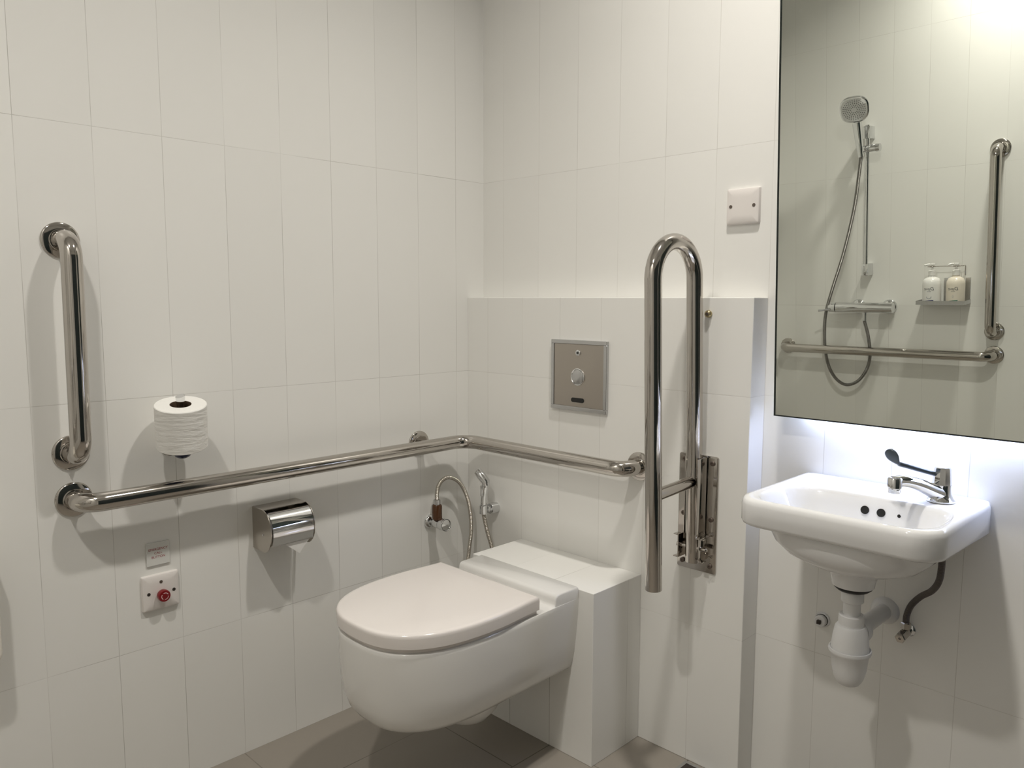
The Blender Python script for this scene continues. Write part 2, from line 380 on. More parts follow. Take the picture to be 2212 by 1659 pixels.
t = thing('rail_stop', (0.8755, -D, 1.165), 'small brass wall stop beside the top of the folded support rail', 'wall stop')
link('stop_body', lathe([(0.0085, 0), (0.0095, 0.003), (0.0085, 0.008), (0.006, 0.010), (0.0005, 0.010)], (0.8755, -D, 1.165), (0, -1, 0), 24), M_BRASS, t)
link('stop_screw', lathe([(0.0045, 0.0095), (0.004, 0.0125), (0.0005, 0.0125)], (0.8755, -D, 1.165), (0, -1, 0), 14), M_SCREW, t)

# ------------------------------------------------------------------ toilet
CX = 0.463
def outline(hwb, hwf, yb_, ytip, z, n=2.6, yc=-0.565, cnt=26):
    pts = []
    L_ = 10
    for k in range(L_):
        s = k/L_; e = s*s*(3-2*s); pts.append((CX+hwb+(hwf-hwb)*e, yb_+(yc-yb_)*s, z))
    m_ = 2*cnt
    for k in range(m_+1):
        a = PI*k/m_; c, s = math.cos(a), math.sin(a)
        pts.append((CX+hwf*math.copysign(abs(c)**(2/n), c), yc+(ytip-yc)*abs(s)**(2/n), z))
    for k in range(1, L_+1):
        s = 1-k/L_; e = s*s*(3-2*s); pts.append((CX-hwb-(hwf-hwb)*e, yb_+(yc-yb_)*s, z))
    return pts
t = thing('toilet', (CX, BY, 0.24), 'white wall-hung toilet with closed lid projecting from the tiled plinth', 'toilet')
lv = [(0.232, 0.10, 0.085, -0.72), (0.233, 0.132, 0.122, -0.762), (0.238, 0.146, 0.142, -0.785), (0.247, 0.155, 0.160, -0.802), (0.262, 0.161, 0.172, -0.812), (0.29, 0.168, 0.182, -0.821),
      (0.33, 0.173, 0.187, -0.826), (0.39, 0.179, 0.189, -0.829), (0.428, 0.1812, 0.189, -0.829), (0.4365, 0.1812, 0.1885, -0.8285), (0.4395, 0.1812, 0.186, -0.826)]
yb_ = BY+0.001
body = loft([outline(a, b, yb_, tip, z) for z, a, b, tip in lv])
# raised shoulder between lid and plinth
sh = [(-0.276, 0.40), (-0.276, 0.435), (-0.276, 0.467), (-0.278, 0.4695), (-0.350, 0.4695), (-0.3575, 0.4680), (-0.3620, 0.4635), (-0.3635, 0.456), (-0.3642, 0.447), (-0.3665, 0.4415), (-0.372, 0.4390), (-0.40, 0.4385), (-0.40, 0.435), (-0.40, 0.40)]
rings = []
for x, ins in ((CX-0.1812, 0.004), (CX-0.1800, 0.0012), (CX-0.177, 0), (CX+0.177, 0), (CX+0.1800, 0.0012), (CX+0.1812, 0.004)):
    rings.append([(x if z > 0.43 else CX+(x-CX)*0.975, y + (ins if y < -0.34 else 0), z-(ins if z > 0.46 else 0)) for y, z in sh])
sb = loft(rings); me_ = bpy.data.meshes.new('tmp'); bmesh.ops.recalc_face_normals(sb, faces=sb.faces); sb.to_mesh(me_); sb.free(); body.from_mesh(me_)
# outlet bulge under the bowl
add_lathe(body, [(0.0005, -0.115), (0.035, -0.110), (0.062, -0.095), (0.082, -0.070), (0.094, -0.03), (0.098, 0.02)], (CX, -0.50, 0.245), (0, 0, 1), 40)
link('bowl', body, M_PORC, t, angle=50)
st = [(0.4385, 0.174, 0.182, -0.821), (0.442, 0.1755, 0.1835, -0.8225), (0.4512, 0.1755, 0.1835, -0.8225), (0.4518, 0.174, 0.182, -0.821)]
link('seat', loft([outline(a, b, -0.4265, tip, z) for z, a, b, tip in st]), M_SEAT, t, angle=50)
ld = [(0.4518, 0.181, 0.1905, -0.8295, 0), (0.4525, 0.1835, 0.193, -0.832, 0), (0.475, 0.184, 0.194, -0.833, 0), (0.480, 0.1835, 0.1935, -0.8325, 0.0004), (0.4832, 0.182, 0.192, -0.831, 0.0015), (0.4848, 0.179, 0.189, -0.828, 0.004), (0.4855, 0.172, 0.182, -0.820, 0.010), (0.4858, 0.12, 0.13, -0.75, 0.05)]
link('lid', loft([outline(a, b, -0.4255-i, tip, z) for z, a, b, tip, i in ld]), M_SEAT, t, angle=50)

# ------------------------------------------------------------------ flush panel
t = thing('flush_panel', (0.47, -D, 0.985), 'square brushed steel flush panel with round button on the tiled boxing', 'flush panel')
fx0, fx1, fz0, fz1 = 0.3695, 0.5715, 0.8855, 1.0855
bm = bmesh.new()
for lo, hi in (((fx0, fz0), (fx1, fz0+0.011)), ((fx0, fz1-0.011), (fx1, fz1)), ((fx0, fz0+0.011), (fx0+0.011, fz1-0.011)), ((fx1-0.011, fz0+0.011), (fx1, fz1-0.011))):
    add_box(bm, (lo[0], -D-0.0105, lo[1]), (hi[0], -D, hi[1]), 0.0008, 1)
link('frame', bm, M_BRUSH, t, angle=25)
link('plate', box((fx0+0.0112, -D-0.0085, fz0+0.0112), (fx1-0.0112, -D, fz1-0.0112), 0.0005, 1), M_SATIN, t, angle=25)
px = 0.4695
bm = lathe([(0.021, 0), (0.0245, 0.0), (0.0245, 0.0022), (0.0225, 0.003), (0.021, 0.002)], (px, -D-0.0085, 0.982), (0, -1, 0), 48, caps=False)
link('button_ring', bm, M_CHROME, t)
link('button', lathe([(0.0205, 0), (0.0205, 0.0022), (0.0195, 0.0028), (0.0005, 0.0030)], (px, -D-0.0085, 0.982), (0, -1, 0), 48), M_BRUSH, t)
bm = lathe([(0.0085, 0), (0.0085, 0.002), (0.007, 0.003), (0.0052, 0.003), (0.0048, 0.0012), (0.0005, 0.0012)], (px, -D-0.0085, 1.050), (0, -1, 0), 24)
lk = link('key_lock', bm, M_CHROME, t)
link('key_slot', box((px-0.0012, -D-0.0112, 1.0465), (px+0.0012, -D-0.0095, 1.0535)), M_DARK, lk)
link('sensor_window', prism(rrect(px-0.0235, 0.9095, px+0.0235, 0.9225, 0.0063, 8), 'y', -D-0.0095, -D-0.008), M_DARK, t)

# ------------------------------------------------------------------ switch plates and sign
def plate(name, label, cat, c, n, u, half=0.043, thick=0.010):
    """Square moulded plate, centre c on a wall with outward normal n and horizontal axis u."""
    c, n, u = Vector(c), Vector(n), Vector(u); v = Vector((0, 0, 1)); t = thing(name, c, label, cat)
    rings = []
    for s, h in ((half, 0), (half, thick*0.45), (half-0.0012, thick*0.8), (half-0.005, thick), (half*0.5, thick)):
        rings.append([c+n*h+u*a+v*b for a, b in rrect(-s, -s, s, s, 0.003, 4)])
    link('plate', loft(rings), M_PLAS, t, angle=28)
    return t, c, n, u, v
t, c, n, u, v = plate('blank_plate', 'square white blanking plate on the back wall beside the mirror', 'switch plate', (0.922, 0, 1.425), (0, -1, 0), (1, 0, 0), thick=0.011)
for s in (-1, 1):
    link('screw', lathe([(0.0042, 0), (0.0042, 0.0012), (0.0005, 0.0012)], c+n*0.0105+u*0.0305*s, n, 16), M_SCREW, t)
t, c, n, u, v = plate('emergency_call_point', 'square white call plate with round red push button on the left wall', 'call button', (0, -1.0715, 0.501), (1, 0, 0), (0, 1, 0), thick=0.011)
for s in (-1, 1):
    link('screw', lathe([(0.004, 0), (0.004, 0.0008), (0.0005, 0.0008)], c+n*0.0108+u*0.0295*s+v*(-0.002 if s > 0 else 0.0), n, 16), M_HOLE, t)
link('indicator', lathe([(0.0038, 0), (0.0038, 0.0008), (0.0005, 0.001)], c+n*0.0108+v*0.0245, n, 16), M_SCREW, t)
bt = link('push_button', lathe([(0.0105, 0), (0.0115, 0.004), (0.0135, 0.006), (0.0142, 0.010), (0.0142, 0.018), (0.0132, 0.0205), (0.0005, 0.0215)], c+n*0.0105-v*0.006, n, 36), M_RED, t)
bm = bmesh.new(); cc = c+n*0.0323-v*0.006
for q in range(3):
    for k in range(9):
        a0 = q*2*PI/3+0.4+k*0.18; a1 = a0+0.18; vs = []
        for a, r in ((a0, 0.0072), (a1, 0.0072), (a1, 0.0087), (a0, 0.0087)): vs.append(bm.verts.new(cc+u*math.cos(a)*r+v*math.sin(a)*r-n*(0.0003+0.05*(r-0.0072))))
        bm.faces.new(vs)
link('button_arrows', bm, M_PINK, bt, smooth=False)
t = thing('emergency_sign', (0, -1.0725, 0.5935), 'small white sign reading EMERGENCY CALL BUTTON above the call plate', 'sign')
link('panel', box((0.0, -1.0995, 0.566), (0.0045, -1.0455, 0.6215), 0.0006, 1), M_SIGN, t, angle=25)
def on_left(x, y, z): return Matrix(((0, 0, 1, x), (1, 0, 0, y), (0, 1, 0, z), (0, 0, 0, 1)))
for wd, z, s in (('EMERGENCY', 0.6025, 0.0079), ('CALL', 0.5930, 0.0079), ('BUTTON', 0.5835, 0.0079)):
    text_mesh('lettering', wd, s, on_left(0.0046, -1.0725, z), M_REDTXT, t, 0.0001, bold=0.0)

# ------------------------------------------------------------------ spare toilet roll on its holder
TX, TY = 0.078, -1.0345
TILT = Matrix.Translation((TX, TY, 0.90)) @ Matrix.Rotation(math.radians(13.5), 4, Vector((0.38, 0.925, 0))) @ Matrix.Translation((-TX, -TY, -0.90))
t = thing('roll_holder', (0, TY, 0.845), 'chrome wall spindle holding the spare toilet roll upright', 'toilet roll holder')
link('wall_rosette', lathe([(0.021, 0), (0.021, 0.004), (0.016, 0.007), (0.0075, 0.008)], (0, TY, 0.846), (1, 0, 0), 32), M_CHROME, t)
link('arm', tube(fillet([(0.004, TY, 0.846), (TX-0.008, TY, 0.846), (TX-0.008, TY, 0.853)], 0.006), 0.0075, 24), M_CHROME, t)
pst = bmesh.new(); add_tube(pst, [(TX, TY, 0.848), (TX, TY, 0.966)], 0.0082, 24); pst.transform(TILT); link('post', pst, M_CHROME, t)
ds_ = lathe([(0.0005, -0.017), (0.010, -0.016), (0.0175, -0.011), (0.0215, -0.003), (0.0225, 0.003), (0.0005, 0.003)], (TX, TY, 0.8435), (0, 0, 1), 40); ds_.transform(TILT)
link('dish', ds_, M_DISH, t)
bm = lathe([(0.0082, 0), (0.0098, 0.010), (0.0105, 0.021), (0.0005, 0.021)], (TX, TY, 0.959), (0, 0, 1), 32)
for v_ in bm.verts:
    if v_.co.z > 0.975: v_.co.z += (v_.co.y-TY)*0.25
bm.transform(TILT); link('slanted_tip', bm, M_CHROME, t)
t = thing('toilet_roll', (TX, TY, 0.8565), 'white spare toilet roll standing on the wall spindle', 'toilet roll')
r0 = 0.0565; z0, z1 = 0.8565, 0.960
bm = bmesh.new(); seg = 96; prof = [(0.0235, 0), (r0-0.0015, 0), (r0, 0.0015)]+[(r0, 0.0015+(z1-z0-0.003)*k/14) for k in range(1, 15)]+[(r0-0.0015, z1-z0), (0.0235, z1-z0), (0.0235, 0)]
add_lathe(bm, prof, (TX, TY, z0), (0, 0, 1), seg, caps=False)
bm.transform(TILT); link('paper', bm, M_PAPER, t)
bm = (lathe([(0.0228, 0.0003), (0.0234, 0.0003), (0.0234, z1-z0-0.0003), (0.0225, z1-z0-0.0003), (0.0225, 0.0003)], (TX, TY, z0), (0, 0, 1), 48, caps=False)); bm.transform(TILT); link('core', bm, M_CARD, t)

# ------------------------------------------------------------------ covered toilet paper dispenser
t = thing('paper_dispenser', (0, -0.765, 0.60), 'polished steel covered toilet paper dispenser under the corner grab rail', 'paper dispenser')
dy0, dy1 = -0.829, -0.703
prof = [(0.0, 0.553), (0.0, 0.662), (0.056, 0.662)]
for k in range(0, 13):
    a = math.radians(62-k*10.5); prof.append((0.046+0.052*math.cos(a), 0.606+0.058*math.sin(a)))
prof.append((0.055, 0.551))
side = [(x, z) for x, z in prof]
bm = bmesh.new()
def sheet_prism(poly, y0, y1):
    a = [bm.verts.new((x, y0, z)) for x, z in poly]; b = [bm.verts.new((x, y1, z)) for x, z in poly]; n_ = len(poly)
    bm.faces.new(a); bm.faces.new(b[::-1])
    for k in range(n_): bm.faces.new((a[k], b[k], b[(k+1) % n_], a[(k+1) % n_]))
sheet_prism(side, dy0, dy0+0.0022); sheet_prism(side, dy1-0.0022, dy1)
add_box(bm, (0, dy0+0.0022, 0.553), (0.0022, dy1-0.0022, 0.662)); add_box(bm, (0.0022, dy0+0.0022, 0.6598), (0.056, dy1-0.0022, 0.662))
link('case', bm, M_DISP, t, angle=25)
cv = []
for k in range(0, 17):
    a = math.radians(60-k*5.1); cv.append((0.047+0.0545*math.cos(a), 0.606+0.0595*math.sin(a)))
cv.append((cv[-1][0]-0.0015, cv[-1][1]-0.011))
inner = [(x-0.0018, z-0.0006) for x, z in cv]
bm = bmesh.new(); poly = cv+inner[::-1]
a_ = [bm.verts.new((x, dy0+0.004, z)) for x, z in poly]; b_ = [bm.verts.new((x, dy1-0.006, z)) for x, z in poly]
nn = len(cv)
for k in range(len(poly)): bm.faces.new((a_[k], b_[k], b_[(k+1) % len(poly)], a_[(k+1) % len(poly)]))
for k in range(nn-1):
    for q in (a_, b_): bm.faces.new((q[k], q[k+1], q[len(poly)-2-k], q[len(poly)-1-k]))
link('cover', bm, M_CHROME, t, angle=30)
link('rivet', lathe([(0.003, 0), (0.0025, 0.0012), (0.0005, 0.0015)], (0.055, dy0, 0.597), (0, -1, 0), 14), M_CHROME, t)
link('paper_roll', lathe([(0.019, 0), (0.043, 0), (0.043, 0.1), (0.019, 0.1)], (0.048, dy0+0.012, 0.603), (0, 1, 0), 48), M_PAPER, t)
bm = bmesh.new(); q = [(0.0930, -0.797, 0.578), (0.0930, -0.713, 0.578), (0.0895, -0.746, 0.5385)]
vs = [bm.verts.new(p) for p in q]; vb = [bm.verts.new((p[0]-0.0007, p[1], p[2])) for p in q]
bm.faces.new(vs); bm.faces.new(vb[::-1])
for k in range(3): bm.faces.new((vs[k], vb[k], vb[(k+1) % 3], vs[(k+1) % 3]))
link('paper_end', bm, M_TISSUE, t, smooth=False)

# ------------------------------------------------------------------ bidet tap, hose and hand spray
t = thing('angle_valve', (0, -0.2085, 0.495), 'chrome angle valve with brown connector on the left wall behind the toilet', 'valve')
vy, vz = -0.236, 0.502
link('wall_rosette', lathe([(0.0135, 0.013), (0.018, 0.010), (0.0225, 0.004), (0.0225, 0)], (0, vy, vz), (1, 0, 0), 36), M_CHROME, t)
link('valve_body', lathe([(0.0005, 0.004), (0.0115, 0.004), (0.0115, 0.022), (0.0145, 0.027), (0.0145, 0.052), (0.0005, 0.052)], (0, vy, vz), (1, 0, 0), 32), M_CHROME, t)
ka = Vector((1, -0.02, 0.05)); kc = Vector((0.050, vy, vz+0.002))
kn = link('knob', lathe([(0.012, 0.0), (0.0165, 0.004), (0.0190, 0.012), (0.0190, 0.030), (0.0180, 0.032), (0.0172, 0.0315), (0.0165, 0.0305), (0.0005, 0.0318)], kc, ka, 36), M_CHROME, t)
link('knob_mark', lathe([(0.0178, 0.0312), (0.0186, 0.0322), (0.0174, 0.0324)], kc, ka, 36, caps=False), M_DARK, kn)
link('connector', lathe([(0.0115, 0), (0.0125, 0.003), (0.0158, 0.0045), (0.0158, 0.046), (0.0130, 0.050), (0.009, 0.050)], (0.040, vy-0.002, vz+0.012), (0, 0, 1), 8), M_AMBER, t)
link('collar', lathe([(0.009, 0), (0.0108, 0.001), (0.0108, 0.0145), (0.008, 0.016)], (0.040, vy-0.002, vz+0.062), (0, 0, 1), 24), M_BRUSH, t)
hy = vy-0.002
t = thing('bidet_spray', (0.127, -0.122, 0.55), 'chrome hand-held bidet spray with its metal hose looping beside the plinth', 'bidet spray')
sy = -0.122
hp = spline([(0.040, hy, 0.580), (0.040, hy, 0.598), (0.041, hy+0.006, 0.622), (0.043, hy+0.022, 0.639), (0.046, hy+0.046, 0.643), (0.049, hy+0.078, 0.627), (0.052, hy+0.103, 0.594), (0.055, hy+0.120, 0.548),
             (0.057, hy+0.127, 0.495), (0.059, hy+0.125, 0.445), (0.063, hy+0.112, 0.392), (0.078, hy+0.092, 0.330), (0.108, hy+0.082, 0.290), (0.145, hy+0.088, 0.292), (0.172, hy+0.102, 0.345), (0.174, hy+0.112, 0.400), (0.163, hy+0.116, 0.434), (0.148, hy+0.116, 0.468), (0.135, hy+0.116, 0.505), (0.1275, sy, 0.532)], 8)
link('hose', tube(hp, 0.0064, 16), M_HOSE, t)
link('handle', tube(spline([(0.127, sy, 0.528), (0.128, sy, 0.56), (0.1325, sy, 0.600), (0.137, sy, 0.622), (0.1385, sy, 0.634)], 6), [0.0088]*6+[0.0098]*6+[0.0108]*6+[0.0122]*6+[0.0122], 24), M_CHROME, t)
link('spray_head', tube([(0.1420, sy, 0.621), (0.1395, sy, 0.632), (0.122, sy-0.004, 0.650), (0.1105, sy-0.007, 0.662), (0.1085, sy-0.0075, 0.664)], [0.0105, 0.0132, 0.0138, 0.0128, 0.0112], 24), M_CHROME, t)
link('trigger', box((0.128, sy-0.0145, 0.588), (0.135, sy-0.0095, 0.622), 0.0018), M_CHROME, t)
t = thing('spray_holder', (0.131, -D, 0.541), 'chrome wall clip holding the bidet spray on the tiled boxing', 'holder')
link('wall_mount', lathe([(0.0175, 0), (0.0175, 0.026), (0.0165, 0.029), (0.0005, 0.029)], (0.131, -D, 0.541), (0, -1, 0), 36), M_CHROME, t)
link('arm', box((0.1235, -D-0.040, 0.533), (0.1385, -D-0.026, 0.551), 0.003), M_CHROME, t)
link('clip', lathe([(0.0098, 0), (0.0135, 0.0), (0.0135, 0.026), (0.0098, 0.026), (0.0098, 0)], (0.1275, sy, 0.530), (0, 0, 1), 28, caps=False), M_CHROME, t)

# ------------------------------------------------------------------ washbasin
SX0, SX1, SYF = 1.104, 1.490, -0.347
SCX, SCY = 1.297, -0.195; NA = 128
def polar(poly, cx=SCX, cy=SCY):
    out = []
    for k in range(NA):
        a = 2*PI*k/NA; dx, dy = math.cos(a), math.sin(a); best = None
        for (ax, ay), (bx, by) in zip(poly, poly[1:]+poly[:1]):
            ex, ey = bx-ax, by-ay; den = dx*ey-dy*ex
            if abs(den) < 1e-12: continue
            tt = ((ax-cx)*ey-(ay-cy)*ex)/den; ss = ((ax-cx)*dy-(ay-cy)*dx)/den
            if tt > 0 and -1e-9 <= ss <= 1+1e-9 and (best is None or tt > best): best = tt
        out.append((cx+dx*best, cy+dy*best))
    return out
def brect(ins, rf=0.055, rb=0.012):
    x0, x1, y0, y1 = SX0+ins, SX1-ins, SYF+ins, -0.001-ins*0.5; out = []
    rf = max(rf-ins, 0.01); rb = max(rb-ins*0.3, 0.004)
    for cx, cy, r, a0 in ((x1-rb, y1-rb, rb, 0), (x0+rb, y1-rb, rb, PI/2), (x0+rf, y0+rf, rf, PI), (x1-rf, y0+rf, rf, 1.5*PI)):
        for k in range(13):
            a = a0+PI/2*k/12; out.append((cx+r*math.cos(a), cy+r*math.sin(a)))
    return out
def sup(cx, cy, rx, ry, n=2.0):
    return [(cx+rx*math.copysign(abs(math.cos(a))**(2/n), math.cos(a)), cy+ry*math.copysign(abs(math.sin(a))**(2/n), math.sin(a))) for a in [2*PI*k/180 for k in range(180)]]
def zr_(pts, z, dz=0.0, curve=0.0):
    """ring at height z; dz lifts towards the front edge."""
    return [(x, y, z+dz*min(1, max(0, -y/0.34))) for x, y in pts]
BXC, BYC = 1.297, -0.2305
rings = [zr_(polar(sup(1.298, -0.200, 0.040, 0.040)), 0.628), zr_(polar(sup(1.298, -0.200, 0.042, 0.042)), 0.640), zr_(polar(sup(1.298, -0.200, 0.047, 0.047)), 0.655), zr_(polar(sup(1.298, -0.200, 0.060, 0.056)), 0.664),
         zr_(polar(sup(1.298, -0.205, 0.095, 0.078, 2.1)), 0.672), zr_(polar(sup(1.298, -0.21, 0.128, 0.098, 2.3)), 0.688), zr_(polar(sup(1.298, -0.21, 0.150, 0.112, 2.5)), 0.710), zr_(polar(sup(1.298, -0.208, 0.164, 0.119, 2.6)), 0.735),
         zr_(polar(brect(0.022)), 0.7335, 0.013), zr_(polar(brect(0.010)), 0.7305, 0.014), zr_(polar(brect(0.003)), 0.732, 0.016), zr_(polar(brect(0.0)), 0.737, 0.017),
         zr_(polar(brect(0.0)), 0.788, 0.0), zr_(polar(brect(0.002)), 0.7945, 0.001), zr_(polar(brect(0.006)), 0.799, 0.001), zr_(polar(brect(0.013)), 0.8, 0.0015),
         zr_(polar(sup(BXC, BYC, 0.1725, 0.1055, 3.6)), 0.799, 0.0), zr_(polar(sup(BXC, BYC, 0.1685, 0.102, 3.6)), 0.7965), zr_(polar(sup(BXC, BYC, 0.164, 0.098, 3.5)), 0.790), zr_(polar(sup(BXC, BYC, 0.158, 0.094, 3.3)), 0.775),
         zr_(polar(sup(BXC, BYC, 0.144, 0.090, 2.9)), 0.745), zr_(polar(sup(BXC, BYC, 0.128, 0.080, 2.6)), 0.715), zr_(polar(sup(BXC, BYC+0.008, 0.098, 0.062, 2.3)), 0.694), zr_(polar(sup(BXC, BYC+0.018, 0.055, 0.04)), 0.682), zr_(polar(sup(BXC, BYC+0.022, 0.024, 0.022)), 0.678)]
t = thing('washbasin', (1.297, 0, 0.76), 'small white wall-hung washbasin under the lit mirror', 'washbasin')
link('basin', loft(rings), M_SINK, t, angle=60)
for hx, hr in ((1.291, 0.0085), (1.323, 0.0085), (1.358, 0.0035)):
    nrm = Vector((0, -1, 0.25)).normalized()
    bm = lathe([(0.0005, 0.0), (hr, 0.0), (hr, 0.0016), (0.0005, 0.0016)], (hx, -0.1375, 0.769), nrm, 24)
    link('overflow_hole', bm, M_DARK, t)
link('drain', lathe([(0.0005, 0), (0.021, 0), (0.022, 0.002), (0.0005, 0.003)], (BXC, BYC+0.022, 0.6785), (0, 0, 1), 28), M_CHROME, t)

# tap
fx_, fy_ = 1.4165, -0.083; zt_ = 0.8022
dv = Vector((-0.055, -0.106, 0)).normalized(); dl = Vector((-0.078, -0.076, 0)).normalized()
t = thing('basin_tap', (fx_, fy_, zt_), 'chrome lever tap with long dark elbow lever on the washbasin', 'tap')
link('base', lathe([(0.026, 0), (0.026, 0.003), (0.0225, 0.006), (0.0180, 0.016), (0.0170, 0.026), (0.0175, 0.034), (0.0005, 0.036)], (fx_, fy_, zt_-0.001), (0, 0, 1), 40), M_CHROME, t)
c0 = Vector((fx_, fy_, zt_))
path = spline([c0+Vector((0, 0, 0.012)), c0+dv*0.022+Vector((0, 0, 0.021)), c0+dv*0.058+Vector((0, 0, 0.036)), c0+dv*0.094+Vector((0, 0, 0.0455)), c0+dv*0.122+Vector((0, 0, 0.046))], 8)
nn = len(path)
link('spout', tube(path, [0.0180-0.0065*min(1, i/(nn*0.6)) for i in range(nn)], 24), M_CHROME, t)
ct = c0+dv*0.118
link('outlet', lathe([(0.0005, 0), (0.0108, 0), (0.0115, 0.002), (0.0115, 0.009), (0.0135, 0.011), (0.0135, 0.028), (0.011, 0.031), (0.0005, 0.0315)], ct+Vector((0, 0, 0.024)), (0, 0, 1), 28), M_CHROME, t)
link('handle_cap', lathe([(0.0170, 0), (0.0175, 0.005), (0.0172, 0.010), (0.0150, 0.037), (0.0135, 0.0405), (0.0005, 0.042)], (fx_, fy_, zt_+0.027), (0, 0, 1), 10), M_CHROME, t, angle=25)
lp = spline([c0+dl*a_+Vector((0, 0, z_)) for a_, z_ in ((0.012, 0.053), (0.040, 0.0605), (0.070, 0.0690), (0.089, 0.0745), (0.0985, 0.082), (0.103, 0.0925), (0.105, 0.1035))], 6)
bm = bmesh.new(); sd0 = Vector((-dl.y, dl.x, 0)); rg = []
for i, p in enumerate(lp):
    s = i/(len(lp)-1); wdt = 0.0055 if s < 0.50 else 0.0055+0.0085*math.sin(min(1, (s-0.50)/0.32)*PI/2)
    if s > 0.80: wdt *= math.sqrt(max(0.04, 1-((s-0.80)/0.205)**2))
    th = 0.0046 if s < 0.5 else 0.0030
    sd = Matrix.Rotation(-0.65*max(0, min(1, (s-0.4)/0.2)), 3, 'Z').transposed() @ sd0
    tg = (lp[min(i+1, len(lp)-1)]-lp[max(i-1, 0)]).normalized(); nm = tg.cross(sd).normalized()
    rg.append([p+sd*wdt*math.cos(a)+nm*th*math.sin(a) for a in [2*PI*k/16 for k in range(16)]])
V = [[bm.verts.new(p) for p in r] for r in rg]
for a, b in zip(V, V[1:]):
    for k in range(16): bm.faces.new((a[k], a[(k+1) % 16], b[(k+1) % 16], b[k]))
bm.faces.new(V[0][::-1]); bm.faces.new(V[-1])
link('lever', bm, M_LEVER, t)

# bottle trap
tx, ty = 1.298, -0.200
t = thing('bottle_trap', (tx, ty, 0.42), 'white plastic bottle trap hanging under the washbasin', 'trap')
link('gasket', lathe([(0.020, 0), (0.030, 0.0015), (0.0365, 0.007), (0.0375, 0.012), (0.020, 0.012)], (tx, ty, 0.6165), (0, 0, 1), 40), M_BLACK, t)
link('tail_pipe', lathe([(0.0165, -0.06), (0.0165, -0.012), (0.0175, -0.010), (0.0215, -0.008), (0.0215, 0.008), (0.0195, 0.016)], (tx, ty, 0.602), (0, 0, 1), 36), M_PVC, t)
link('slip_nut', lathe([(0.0185, 0), (0.0235, 0.0), (0.0245, 0.003), (0.0245, 0.020), (0.0225, 0.022), (0.0165, 0.022)], (tx, ty, 0.5445), (0, 0, 1), 40), M_PVC, t)
link('trap_body', lathe([(0.0375, 0), (0.0345, 0.030), (0.0305, 0.052), (0.0275, 0.0565), (0.0245, 0.0570), (0.0245, 0.060), (0.018, 0.060)], (tx, ty, 0.487), (0, 0, 1), 44), M_PVC, t)
link('trap_cup', lathe([(0.0005, 0), (0.012, 0.0012), (0.021, 0.006), (0.0285, 0.018), (0.033, 0.037), (0.0365, 0.068), (0.0405, 0.072), (0.0415, 0.076), (0.0405, 0.080), (0.0385, 0.0805), (0.037, 0.078)], (tx, ty, 0.415), (0, 0, 1), 48), M_PVC, t)
oz = 0.522
link('outlet_nut', lathe([(0.015, 0.024), (0.0275, 0.024), (0.0285, 0.027), (0.0285, 0.044), (0.026, 0.047), (0.018, 0.047)], (tx, ty, oz), (0, 1, 0), 40), M_PVC, t)
od = Vector((0, 1, 0)); oo = Vector((tx, ty, oz))
link('waste_pipe', tube([oo+od*0.01, Vector((tx-0.002, -0.001, oz-0.006))], 0.0175, 32), M_PVC, t)
link('wall_flange', lathe([(0.030, 0), (0.030, 0.002), (0.026, 0.009), (0.021, 0.014), (0.0178, 0.015)], (tx-0.002, 0, oz-0.006), (0, -1, 0), 40), M_PVC, t)
# stop valve and braided hose
svx, svz = 1.347, 0.487
t = thing('stop_valve', (svx, 0, svz), 'small chrome stop valve on the wall feeding the washbasin hose', 'valve')
link('wall_rosette', lathe([(0.014, 0), (0.014, 0.003), (0.010, 0.006), (0.006, 0.0065)], (svx, 0, svz), (0, -1, 0), 28), M_CHROME, t)
link('valve_body', lathe([(0.0005, 0.003), (0.0085, 0.003), (0.0085, 0.014), (0.0098, 0.016), (0.0098, 0.030), (0.0085, 0.032), (0.0085, 0.036)], (svx, 0, svz), (0, -1, 0), 24), M_STEEL, t)
link('valve_cap', lathe([(0.0085, 0), (0.0112, 0.002), (0.0112, 0.020), (0.0095, 0.022), (0.0032, 0.022), (0.003, 0.018), (0.0005, 0.018)], (svx, -0.036, svz-0.001), (0, -1, -0.06), 6), M_STEEL, t, angle=25)
link('outlet_nut', lathe([(0.0075, 0), (0.0105, 0.001), (0.0105, 0.013), (0.0085, 0.015), (0.006, 0.015)], (svx, -0.023, svz+0.0085), (0, 0, 1), 6), M_STEEL, t, angle=25)
hz = spline([(svx, -0.023, svz+0.022), (svx+0.001, -0.024, svz+0.040), (svx+0.010, -0.028, svz+0.066), (svx+0.031, -0.040, svz+0.094), (svx+0.057, -0.058, svz+0.119), (svx+0.073, -0.072, svz+0.150), (svx+0.078, -0.080, svz+0.196), (svx+0.079, -0.083, svz+0.245)], 8)
tag(link('water_hose', tube(hz, 0.0066, 16), M_BRAID), 'dark braided water hose curving from the stop valve up behind the washbasin', 'hose')
# blanked pipe
t = thing('pipe_plug', (1.158, 0, 0.452), 'white plugged pipe stub on the wall left of the trap', 'pipe plug')
link('seal', lathe([(0.0145, 0), (0.0145, 0.006), (0.011, 0.0065)], (1.158, 0, 0.4535), (0, -1, 0), 28), M_BLACK, t)
link('plug_body', lathe([(0.011, 0.004), (0.0135, 0.006), (0.0135, 0.016), (0.0115, 0.018), (0.0005, 0.018)], (1.158, 0, 0.4535), (0, -1, 0), 28), M_PVC, t)
link('wall_sleeve', lathe([(0.0185, 0), (0.0180, 0.003), (0.0145, 0.004)], (1.158, 0, 0.4535), (0, -1, 0), 28), M_PVC, t)
link('square_key', box((1.1535, -0.025, 0.449), (1.1625, -0.017, 0.458), 0.001), M_HOLE, t)

